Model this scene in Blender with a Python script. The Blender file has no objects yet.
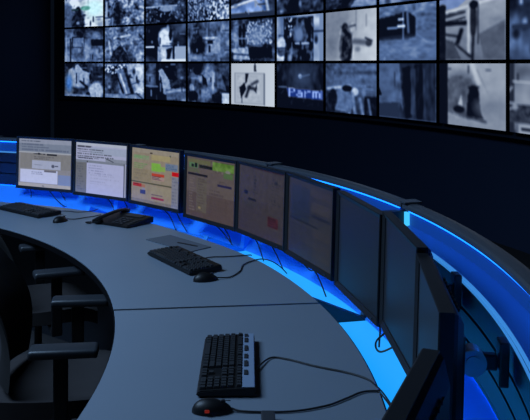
import bpy, bmesh, math, random
from mathutils import Vector, Matrix, noise
random.seed(7)
sc = bpy.context.scene
col = sc.collection
PI = math.pi
CX, CY = -3.3, 2.211            # centre of the console ring
WX, WY, WR = -12.404, 1.915, 15.214   # centre and radius of the video wall arc

# ------------------------------------------------------------------ materials
def srgb(c):
    return tuple((x/12.92 if x <= .04045 else ((x+.055)/1.055)**2.4) for x in c)

def mat(name, rgb, rough=.5, metal=0., spec=.5, bump=0., bscale=200., var=0., vscale=8., emit=None, estr=0.):
    m = bpy.data.materials.new(name); m.use_nodes = True
    nt = m.node_tree; b = nt.nodes['Principled BSDF']
    b.inputs['Base Color'].default_value = (*rgb, 1)
    b.inputs['Roughness'].default_value = rough
    b.inputs['Metallic'].default_value = metal
    b.inputs['Specular IOR Level'].default_value = spec
    if emit:
        b.inputs['Emission Color'].default_value = (*emit, 1)
        b.inputs['Emission Strength'].default_value = estr
    if bump or var:
        tc = nt.nodes.new('ShaderNodeTexCoord')
    if var:
        n = nt.nodes.new('ShaderNodeTexNoise'); n.inputs['Scale'].default_value = vscale
        n.inputs['Detail'].default_value = 4
        nt.links.new(tc.outputs['Object'], n.inputs['Vector'])
        r = nt.nodes.new('ShaderNodeMapRange')
        r.inputs['To Min'].default_value = 1-var; r.inputs['To Max'].default_value = 1+var
        nt.links.new(n.outputs['Fac'], r.inputs['Value'])
        mx = nt.nodes.new('ShaderNodeVectorMath'); mx.operation = 'SCALE'
        mx.inputs[0].default_value = rgb
        nt.links.new(r.outputs['Result'], mx.inputs['Scale'])
        nt.links.new(mx.outputs['Vector'], b.inputs['Base Color'])
    if bump:
        n2 = nt.nodes.new('ShaderNodeTexNoise'); n2.inputs['Scale'].default_value = bscale
        nt.links.new(tc.outputs['Object'], n2.inputs['Vector'])
        bp = nt.nodes.new('ShaderNodeBump'); bp.inputs['Strength'].default_value = bump
        bp.inputs['Distance'].default_value = .002
        nt.links.new(n2.outputs['Fac'], bp.inputs['Height'])
        nt.links.new(bp.outputs['Normal'], b.inputs['Normal'])
    return m

def screen_mat(name, strength, rough, spec):
    m = mat(name, (.004, .004, .005), rough, 0, spec)
    nt = m.node_tree; b = nt.nodes['Principled BSDF']
    a = nt.nodes.new('ShaderNodeAttribute'); a.attribute_name = 'Col'
    nt.links.new(a.outputs['Color'], b.inputs['Emission Color'])
    b.inputs['Emission Strength'].default_value = strength
    return m

LED = (.006, .17, 1.0)
M = dict(
    desk=mat('desk_laminate', (.170, .203, .245), .42, 0, .4, .12, 900, .05, 3),
    desk_edge=mat('desk_edge_band', (.004, .004, .005), .6, 0, .1),
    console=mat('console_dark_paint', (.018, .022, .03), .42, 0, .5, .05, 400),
    cap=mat('cap_rail_satin', (.06, .07, .085), .36, 0, .5, .05, 300),
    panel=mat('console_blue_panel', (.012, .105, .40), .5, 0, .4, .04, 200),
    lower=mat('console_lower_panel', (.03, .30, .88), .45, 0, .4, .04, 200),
    slat=mat('slat_panel_grey', (.008, .014, .036), .42, 0, .5, .04, 200),
    alu=mat('rail_aluminium', (.62, .66, .70), .32, .6, .5),
    led=mat('blue_led', (0, 0, 0), .5, 0, 0, emit=LED, estr=4.2),
    led_end=mat('pale_cyan_led', (0, 0, 0), .5, 0, 0, emit=(.06, .55, 1.0), estr=1.1),
    led_low=mat('blue_led_lower', (0, 0, 0), .5, 0, 0, emit=LED, estr=13),
    rail_glow=mat('rail_painted_glow', (.1, .1, .1), .5, 0, .3, emit=(.04, .26, .75), estr=.8),  # aluminium rail lips; LED light falling on them painted as emission
    led_panel=mat('blue_light_panel', (.05, .06, .07), .35, 0, .3, emit=(.012, .36, 1.0), estr=1.0),
    black=mat('black_plastic', (.006, .006, .007), .45, 0, .35, .1, 500),
    bezel=mat('monitor_bezel', (.012, .013, .015), .42, 0, .35, .05, 500),
    key=mat('keycap', (.022, .024, .028), .5, 0, .4),
    silver=mat('keyboard_silver_strip', (.20, .26, .36), .4, 0, .5, .05, 500),
    darkkey=mat('soft_grey_key', (.03, .032, .038), .5),
    red=mat('mouse_red_light', (.02, 0, 0), .4, emit=(1, .06, .02), estr=.13),
    off=mat('dark_screen_glass', (.022, .023, .027), .42, 0, .4),
    lcd=screen_mat('lcd_picture', 1.0, .3, .35),
    wallpic=screen_mat('video_wall_picture', 1.0, .5, .1),
    cord=mat('black_cord', (.008, .008, .009), .5),
    wall=mat('navy_black_wall', (.026, .040, .080), .9, 0, .05, .05, 60),
    frame=mat('video_wall_frame', (.02, .03, .05), .8, 0, .1, .05, 60),
    ceil=mat('dark_ceiling', (.02, .022, .028), .9),
    floor=mat('dark_carpet', (.035, .034, .036), .9, 0, .2, .4, 300, .25, 40),
    fabric=mat('chair_seat_fabric', (.030, .026, .026), .9, 0, .2, .3, 500, .15, 20),
    mesh=mat('chair_mesh', (.012, .011, .011), .85, 0, .3),
    pad=mat('armrest_pad', (.022, .025, .03), .42, 0, .5, .1, 300),
    chrome=mat('chair_metal', (.35, .33, .30), .3, 1.),
    mat_=mat('smoked_glass', (.10, .112, .135), .6, 0, .2),
    label=mat('pale_print', (.35, .4, .45), .5),
)

# ------------------------------------------------------------------ mesh helpers
def link(name, me, m=None, parent=None):
    o = bpy.data.objects.new(name, me); col.objects.link(o)
    if m is not None: me.materials.append(m)
    if parent is not None: o.parent = parent
    return o

def obj(name, bm, m, parent=None, smooth=False, angle=.6):
    bmesh.ops.recalc_face_normals(bm, faces=bm.faces)
    if smooth:
        for f in bm.faces: f.smooth = True
        for e in bm.edges:
            if len(e.link_faces) == 2 and e.calc_face_angle(0) > angle: e.smooth = False
    me = bpy.data.meshes.new(name); bm.to_mesh(me); bm.free()
    return link(name, me, m, parent)

def thing(name, label, cat, loc=(0, 0, 0), rot=(0, 0, 0), group=None):
    o = bpy.data.objects.new(name, None); col.objects.link(o)
    o.location = loc; o.rotation_euler = rot
    return tag(o, label, cat, group)

def tag(o, label, cat, group=None):
    o['label'] = label; o['category'] = cat
    if group: o['group'] = group
    return o

def struct(o):
    o['kind'] = 'structure'; return o

def box(bm, c, s, bev=0, rot=None, seg=2):
    r = bmesh.ops.create_cube(bm, size=1)
    vs = r['verts']
    mtx = Matrix.Translation(c) @ (rot.to_4x4() if rot else Matrix()) @ Matrix.Diagonal((*s, 1))
    bmesh.ops.transform(bm, matrix=mtx, verts=vs)
    if bev:
        es = list({e for v in vs for e in v.link_edges})
        bmesh.ops.bevel(bm, geom=es, offset=bev, segments=seg, affect='EDGES', profile=.6)

def cyl(bm, p0, p1, r0, r1=None, n=20):
    p0, p1 = Vector(p0), Vector(p1); d = p1-p0
    q = d.to_track_quat('Z', 'Y').to_matrix().to_4x4()
    bmesh.ops.create_cone(bm, cap_ends=True, segments=n, radius1=r0, radius2=r0 if r1 is None else r1,
                          depth=d.length, matrix=Matrix.Translation((p0+p1)/2) @ q)

def catmull(pts, n=8):
    P = [Vector(p) for p in pts]; P = [2*P[0]-P[1]]+P+[2*P[-1]-P[-2]]
    out = []
    for i in range(1, len(P)-2):
        for k in range(n):
            t = k/n; a, b, c, d = P[i-1:i+3]
            out.append(.5*((2*b)+(c-a)*t+(2*a-5*b+4*c-d)*t*t+(3*b-a-3*c+d)*t**3))
    out.append(P[-2]); return out

def tube(bm, pts, r, n=8, smooth=8):
    pts = catmull(pts, smooth) if smooth else [Vector(p) for p in pts]
    rings = []
    for i, p in enumerate(pts):
        d = (pts[min(i+1, len(pts)-1)]-pts[max(i-1, 0)]).normalized()
        u = d.cross(Vector((0, 0, 1)))
        if u.length < .05: u = d.cross(Vector((1, 0, 0)))
        u.normalize(); v = d.cross(u)
        rings.append([bm.verts.new(p+r*(math.cos(2*PI*k/n)*u+math.sin(2*PI*k/n)*v)) for k in range(n)])
    for a, b in zip(rings, rings[1:]):
        for k in range(n): bm.faces.new((a[k], a[(k+1) % n], b[(k+1) % n], b[k]))
    bm.faces.new(rings[0][::-1]); bm.faces.new(rings[-1])

def ring(th, R, z, c=(CX, CY)):
    return Vector((c[0]+R*math.cos(th), c[1]+R*math.sin(th), z))

def sweep(bm, prof, t0, t1, n, c=(CX, CY), caps=True):
    """closed profile [(R, z)] (numbers or functions of the angle) swept along the arc"""
    rows = []
    for i in range(n+1):
        t = t0+(t1-t0)*i/n
        rows.append([bm.verts.new(ring(t, R(t) if callable(R) else R, z, c)) for R, z in prof])
    k = len(prof)
    for a, b in zip(rows, rows[1:]):
        for j in range(k): bm.faces.new((a[j], a[(j+1) % k], b[(j+1) % k], b[j]))
    if caps: bm.faces.new(rows[0]); bm.faces.new(rows[-1][::-1])

def plate(bm, poly, th, t):
    """radial plate: polygon [(R, z)] at angle th with thickness t along the arc"""
    d = Vector((-math.sin(th), math.cos(th), 0))*t/2
    a = [bm.verts.new(ring(th, R, z)-d) for R, z in poly]
    b = [bm.verts.new(ring(th, R, z)+d) for R, z in poly]
    n = len(poly)
    bm.faces.new(a); bm.faces.new(b[::-1])
    for i in range(n): bm.faces.new((a[i], a[(i+1) % n], b[(i+1) % n], b[i]))

def prism(bm, poly, x0, x1, axis='x'):
    f = (lambda x, a, b: (x, a, b)) if axis == 'x' else ((lambda x, a, b: (a, x, b)) if axis == 'y' else (lambda x, a, b: (a, b, x)))
    A = [bm.verts.new(f(x0, *p)) for p in poly]; B = [bm.verts.new(f(x1, *p)) for p in poly]
    n = len(poly); bm.faces.new(A); bm.faces.new(B[::-1])
    for i in range(n): bm.faces.new((A[i], A[(i+1) % n], B[(i+1) % n], B[i]))

# ------------------------------------------------------------------ pictures on screens
def sm(x, w):
    return 0. if x <= -w else (1. if x >= w else .5+.5*x/w)

def inpoly(u, v, P):
    r = False; j = len(P)-1
    for i in range(len(P)):
        if (P[i][1] > v) != (P[j][1] > v) and u < (P[j][0]-P[i][0])*(v-P[i][1])/(P[j][1]-P[i][1])+P[i][0]: r = not r
        j = i
    return r

def paint(u, v, ops):
    """ops on a picture, u right and v down in 0..1; values grey numbers or colour triples"""
    c = Vector((0, 0, 0))
    for o in ops:
        k = o[0]
        if k == 'g':            # vertical gradient
            a, b = o[1], o[2]; c = Vector((1, 1, 1))*(a+(b-a)*v); continue
        if k == 'h':            # horizontal gradient, added
            c = c+Vector((1, 1, 1))*(o[1]+(o[2]-o[1])*u); continue
        if k == 'n':            # noise: x0 y0 x1 y1 scale_u scale_v amount seed
            if o[1] <= u <= o[3] and o[2] <= v <= o[4]:
                q = .62 if o[5] > 15 else 1.
                d = noise.noise((u*o[5]*q, v*o[6]*q, o[8]))+.6*noise.noise((u*o[5]*2.1*q, v*o[6]*2.1*q, o[8]+9))
                c = c+Vector((1, 1, 1))*d*o[7]*(.75 if o[5] < 15 else .6)
            continue
        if k == 's':            # speckle: bright dots in a box: x0 y0 x1 y1 scale threshold value seed
            if o[1] <= u <= o[3] and o[2] <= v <= o[4] and noise.noise((u*o[5], v*o[5]*.7, o[8])) > o[6]:
                w, val = 1., o[7]
            else: continue
        elif k == 'r':
            w = 1. if (o[1] <= u <= o[3] and o[2] <= v <= o[4]) else 0.; val = o[5]
        elif k == 'e':
            d = math.hypot((u-o[1])/o[3], (v-o[2])/o[4]); soft = o[6] if len(o) > 6 else .15
            w = sm(1-d, soft); val = o[5]
        elif k == 'p':
            w = 1. if inpoly(u, v, o[1]) else 0.; val = o[2]
            if len(o) > 3: w *= o[3]
        elif k == 'l':
            x0, y0, x1, y1, wd = o[1:6]; val = o[6]
            dx, dy = x1-x0, y1-y0; t = max(0, min(1, ((u-x0)*dx+(v-y0)*dy)/(dx*dx+dy*dy+1e-9)))
            d = math.hypot(u-x0-t*dx, v-y0-t*dy); w = sm(wd-d, wd*.6)
        elif k == 't':          # rows of text-like dashes: x0 y0 x1 y1 row_height value seed density
            w = 0.; val = o[6]
            if o[1] <= u <= o[3] and o[2] <= v <= o[4]:
                row = int((v-o[2])/o[5]); f = (v-o[2])/o[5]-row
                L = .45+.55*abs(noise.noise((row*3.7, o[7], .3)))*2
                if f < .5 and (u-o[1])/(o[3]-o[1]) < L and noise.noise((u*70, row*5.1, o[7])) > -o[8]: w = .8
        if w > 0:
            val = Vector((1, 1, 1))*val if not isinstance(val, tuple) else Vector(val)
            c = c*(1-w)+val*w
    return c

def tint(g, warm):
    """grey picture value to the blue-grey of the video wall"""
    g = max(0., min(1., g))
    lo, mi, hi = (.03, .05, .11), (.32, .425, .61), (.84, .90, .97)
    if warm:
        mi, hi = (.40, .45, .54), (.78, .82, .87)
    return tuple(lo[i]+(mi[i]-lo[i])*g*2 if g < .5 else mi[i]+(hi[i]-mi[i])*(g*2-1) for i in range(3))

def tone(c, warm):
    m = (c.x+c.y+c.z)/3; m = .42+(m-.46)*1.42; t = Vector(tint(m, warm)); sat = min(1, (max(c)-min(c))*4)
    return t*(1-sat)+c*sat

def picture(name, ops, nx, ny, pos, m, parent, conv, blur=0, gain=1.):
    verts, cols, faces, grid = [], [], [], []
    for j in range(ny+1):
        for i in range(nx+1):
            u, v = i/nx, j/ny
            verts.append(pos(u, v)); grid.append(paint(u, v, ops))
    for _ in range(blur):
        g2 = []
        for j in range(ny+1):
            for i in range(nx+1):
                acc = Vector((0, 0, 0)); k = 0
                for dj in (-1, 0, 1):
                    for di in (-1, 0, 1):
                        if 0 <= j+dj <= ny and 0 <= i+di <= nx: acc += grid[(j+dj)*(nx+1)+i+di]; k += 1
                g2.append(acc/k)
        grid = g2
    for c in grid: cols += [*srgb([max(0, x) for x in conv(c)]), 1.]
    for j in range(ny):
        for i in range(nx):
            a = j*(nx+1)+i; faces.append((a, a+nx+1, a+nx+2, a+1))
    me = bpy.data.meshes.new(name); me.from_pydata(verts, [], faces)
    at = me.color_attributes.new('Col', 'FLOAT_COLOR', 'POINT'); at.data.foreach_set('color', cols)
    return link(name, me, m, parent)

# ------------------------------------------------------------------ room
def wall_strip(name, pts, z0, z1, m, t=.15, kind=True):
    bm = bmesh.new()
    for a, b in zip(pts, pts[1:]):
        a, b = Vector(a), Vector(b); d = (b-a).normalized(); n = Vector((-d.y, d.x))*t
        q = [a, b, b+n, a+n]
        A = [bm.verts.new((p.x, p.y, z0)) for p in q]; B = [bm.verts.new((p.x, p.y, z1)) for p in q]
        bm.faces.new(A[::-1]); bm.faces.new(B)
        for i in range(4): bm.faces.new((A[i], A[(i+1) % 4], B[(i+1) % 4], B[i]))
    return struct(obj(name, bm, m))

H = 3.6
bm = bmesh.new(); box(bm, (-2.4, 6.2, -.1), (14.5, 19.5, .2)); struct(obj('floor', bm, M['floor']))
bm = bmesh.new(); box(bm, (-2.4, 6.2, H+.1), (14.5, 19.5, .2)); struct(obj('ceiling', bm, M['ceil']))
bm = bmesh.new()
sweep(bm, [(WR+.26, 0), (WR+.44, 0), (WR+.44, H), (WR+.26, H)], -.31, .985, 48, (WX, WY))
struct(obj('wall_back', bm, M['wall']))
wall_strip('wall_left', [(-9.2, -3.2), (-9.2, 9.0), (-3.86, 14.6)][::-1], 0, H, M['wall'], -.15)
wall_strip('wall_rear', [(-9.2, -3.2), (2.75, -3.2)], 0, H, M['wall'], -.15)

# ------------------------------------------------------------------ video wall
T = .6; A0, DA = .9500, .0695; ZB = 1.618-.583
bm = bmesh.new()
sweep(bm, [(WR+.10, ZB-.05), (WR+.255, ZB-.05), (WR+.255, ZB+3*T+.05), (WR+.10, ZB+3*T+.05)], A0-10*DA-.004, A0+.019, 60, (WX, WY))
tag(obj('video_wall_frame', bm, M['frame']), 'long curved dark navy frame carrying the wall of pictures', 'display frame')

TOP = [
 ('top row screen with a glowing white sky behind a dark hatted figure', 0,
  [('g', .8, .85), ('n', 0, 0, 1, 1, 6, 5, .25, 1.), ('e', .02, .75, .25, .5, .42), ('e', .78, .45, .32, .4, (.78, .96, 1.0), .6),
   ('e', .36, .88, .17, .42, .2), ('e', .36, .5, .07, .12, .12), ('r', .18, .44, .38, .5, (.12, .25, .3)), ('e', .55, .44, .13, .07, (.35, .62, .6)),
   ('n', .2, .4, .55, 1, 14, 10, .25, 3.), ('n', 0, 0, 1, 1, 25, 20, .15, 4.)]),
 ('top row screen of frosty blue foliage with a dark trunk', 0,
  [('g', .55, .5), ('h', 0, .12), ('n', 0, 0, 1, 1, 9, 8, .55, 11.), ('e', .33, .7, .12, .4, .1, .5), ('n', 0, 0, 1, 1, 26, 20, .35, 12.), ('r', .02, .3, .06, 1, .7)]),
 ('top row screen of a dark room crossed by a pale strip', 0,
  [('g', .3, .22), ('n', 0, 0, 1, 1, 9, 9, .3, 21.), ('r', 0, .52, .8, .57, .7), ('e', .35, .68, .09, .12, .08), ('e', .55, .62, .2, .08, .6),
   ('s', 0, .55, 1, 1, 22, .32, .65, 22.), ('n', 0, 0, 1, 1, 22, 20, .2, 23.)]),
 ('top row screen full of white blossom-like speckles', 0,
  [('g', .25, .28), ('n', 0, 0, 1, 1, 5, 5, .3, 31.), ('s', 0, .3, 1, 1, 26, .12, .7, 32.), ('s', .5, .3, 1, 1, 18, .1, .85, 33.), ('n', 0, 0, 1, 1, 24, 24, .3, 34.)]),
 ('top row screen showing a pale blue flat-topped boat shape', 0,
  [('g', .3, .38), ('p', [(0, .72), (.8, .5), (.86, .96), (0, .9)], (.47, .6, .84)), ('l', 0, .73, .8, .52, .03, .85), ('l', .8, .5, .88, .98, .03, .8), ('n', 0, 0, 1, 1, 8, 6, .18, 41.), ('r', 0, .9, 1, 1, .28)]),
 ('top row screen of a dim murky blue yard', 0,
  [('g', .38, .25), ('n', 0, 0, 1, 1, 6, 6, .3, 51.), ('e', .4, .8, .12, .2, .1), ('n', 0, 0, 1, 1, 22, 16, .2, 52.)]),
 ('top row screen of a dim slope with a dark low shape', 0,
  [('g', .4, .25), ('n', 0, 0, 1, 1, 6, 8, .3, 61.), ('p', [(.5, 1), (.62, .85), (1, .75), (1, 1)], .62), ('n', 0, 0, 1, 1, 20, 16, .2, 62.)]),
 ('top row screen of a pale cloudy view cut by the picture edge', 0,
  [('g', .55, .5), ('n', 0, 0, 1, 1, 5, 5, .25, 71.)]),
]
MID = [
 ('middle row screen showing a framed pale panel on a grey wall', 0,
  [('g', .32, .55), ('n', 0, 0, 1, 1, 7, 6, .2, 101.), ('r', .2, .24, .53, .58, .16), ('r', .22, .28, .51, .55, .52), ('r', .7, .34, 1, .52, .08),
   ('r', .02, .2, .07, 1, .62), ('r', .14, .3, .17, 1, .2), ('e', .6, .7, .1, .3, .62, .5), ('n', 0, 0, 1, 1, 24, 18, .2, 102.)]),
 ('middle row screen of a blue snowy slope with a dark mound', 0,
  [('g', .5, .48), ('n', 0, 0, 1, 1, 8, 8, .3, 111.), ('p', [(.12, 1), (.2, .72), (.42, .5), (.58, .8), (.66, 1)], .2), ('l', .25, .32, .65, .24, .03, .75),
   ('l', .1, .4, .16, .8, .025, .75), ('n', 0, 0, 1, 1, 24, 20, .35, 112.)]),
 ('middle row screen of a white figure behind a table in a dark room', 0,
  [('g', .2, .17), ('n', 0, 0, 1, 1, 6, 6, .12, 121.), ('r', 0, .58, .22, .63, .9), ('e', .5, .38, .17, .3, .85), ('e', .63, .28, .04, .16, .1), ('r', .3, .6, .68, 1, .62),
   ('p', [(.42, 1), (.5, .68), (.68, .62), (.6, 1)], .15), ('r', .73, .6, 1, .95, .68), ('e', .46, .82, .08, .2, .8), ('r', .4, .95, 1, 1, .92), ('n', .25, .1, .75, 1, 14, 12, .2, 122.)]),
 ('middle row screen of a small pale hut behind a dark bush', 0,
  [('g', .36, .42), ('n', 0, 0, 1, .4, 14, 4, .2, 131.), ('r', .38, .38, .78, .42, .75), ('r', .42, .42, .8, .8, .62), ('r', .5, .46, .62, .56, .1), ('r', .52, .6, .57, .78, .15),
   ('e', .25, .62, .2, .26, .12, .3), ('e', .17, .4, .06, .14, .25), ('l', .02, .5, .05, 1, .02, .65), ('e', .2, .9, .2, .08, .6, .6), ('n', 0, 0, 1, 1, 22, 18, .25, 132.)]),
 ('middle row screen of a bright speckled bush above a pale tub', 0,
  [('g', .3, .2), ('e', .12, .3, .15, .35, .5, .5), ('r', .18, .15, .24, .6, .08), ('r', .28, .1, .33, .62, .12), ('s', .35, .05, .95, .6, 26, .05, .78, 141.), ('e', .62, .4, .2, .22, .6, .6),
   ('p', [(.0, .7), (.4, .66), (.45, .98), (.05, .95)], .66), ('l', 0, .82, .42, .86, .02, .3), ('r', .46, .68, .95, .92, .08), ('n', 0, 0, 1, 1, 24, 22, .3, 142.)]),
 ('middle row screen of a crowded shelf of bottles framed by pale walls', 0,
  [('g', .66, .7), ('r', .16, .04, .8, 1, .2), ('n', .16, .04, .8, 1, 18, 9, .85, 151.), ('r', .17, .04, .36, .3, .06), ('s', .17, .04, .36, .3, 20, .1, .8, 152.),
   ('e', .5, .42, .12, .2, .55, .5), ('r', .7, .04, .74, .6, .06), ('l', .42, .62, .7, .62, .02, .8), ('e', .1, .62, .1, .16, .8), ('e', .1, .8, .1, .1, .35), ('n', 0, .4, .3, 1, 16, 14, .3, 153.), ('r', .92, 0, 1, 1, .6)]),
 ('middle row screen of a standing figure pointing a thick arm sideways', 1,
  [('g', .68, .74), ('h', -.12, .12), ('e', .25, .3, .25, .4, .55, .8), ('l', .62, 0, .62, .4, .01, .55), ('e', .42, .72, .13, .38, .24), ('e', .4, .34, .065, .1, .2), ('e', .55, .34, .04, .1, .75), ('l', .48, .32, .6, .3, .02, .3),
   ('l', .6, .62, .86, .66, .055, .42), ('e', .86, .66, .06, .07, .3), ('l', .8, .56, .92, .62, .015, .2), ('n', .28, .3, .58, 1, 18, 12, .45, 161.), ('e', .12, .7, .1, .2, .5, .8), ('n', 0, 0, 1, 1, 8, 8, .06, 162.)]),
 ('middle row screen of a dark container with white markings in snow', 0,
  [('g', .5, .42), ('n', 0, 0, 1, .5, 7, 12, .28, 171.), ('p', [(0, .22), (.4, .15), (.52, .12), (.66, .24), (.66, .58), (.55, .62), (0, .62)], .13), ('r', .43, .15, .46, .62, .55), ('r', .35, .24, .46, .28, .95),
   ('r', .15, .4, .34, .42, .7), ('r', .34, .36, .48, .4, .9), ('l', .52, .15, .54, .5, .02, .5), ('e', .5, .8, .6, .16, .55, .9), ('n', 0, .6, 1, 1, 7, 14, .16, 172.)]),
 ('middle row screen of a close vehicle side with a tall dark exhaust stack', 1,
  [('g', .68, .48), ('p', [(0, 0), (.5, 0), (.3, .16), (0, .2)], (.42, .52, .72)), ('l', .1, .22, .98, .04, .02, .85), ('p', [(.1, .24), (.42, .2), (.42, .34), (.1, .42)], .3), ('l', .1, .34, .42, .28, .015, .8), ('r', .1, .38, .44, .44, .12),
   ('r', 0, .1, .1, 1, .16), ('e', .05, .14, .06, .06, .1), ('e', .54, .36, .055, .3, (.22, .2, .2), .12), ('e', .55, .13, .07, .06, .06), ('r', .6, .12, .63, .75, .3), ('l', .47, .2, .47, .9, .02, .78),
   ('p', [(.62, .6), (1, .4), (1, 1), (.7, 1)], .42), ('p', [(.1, .66), (.22, .7), (.36, 1), (.1, 1)], .34), ('l', .1, .58, .3, .62, .02, .2), ('l', .3, .72, .36, .52, .03, .1), ('l', .26, .74, .5, .95, .02, .2), ('l', .54, .66, .53, 1, .02, .2), ('n', 0, 0, 1, 1, 9, 9, .07, 181.)]),
 ('middle row screen of a dim blue interior at the right picture edge', 0,
  [('g', .28, .2), ('n', 0, 0, 1, 1, 8, 5, .15, 191.), ('r', .14, 0, .18, .2, .65), ('r', .3, .12, .4, .18, .6), ('r', .03, .5, .5, .55, .28)]),
]
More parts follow.
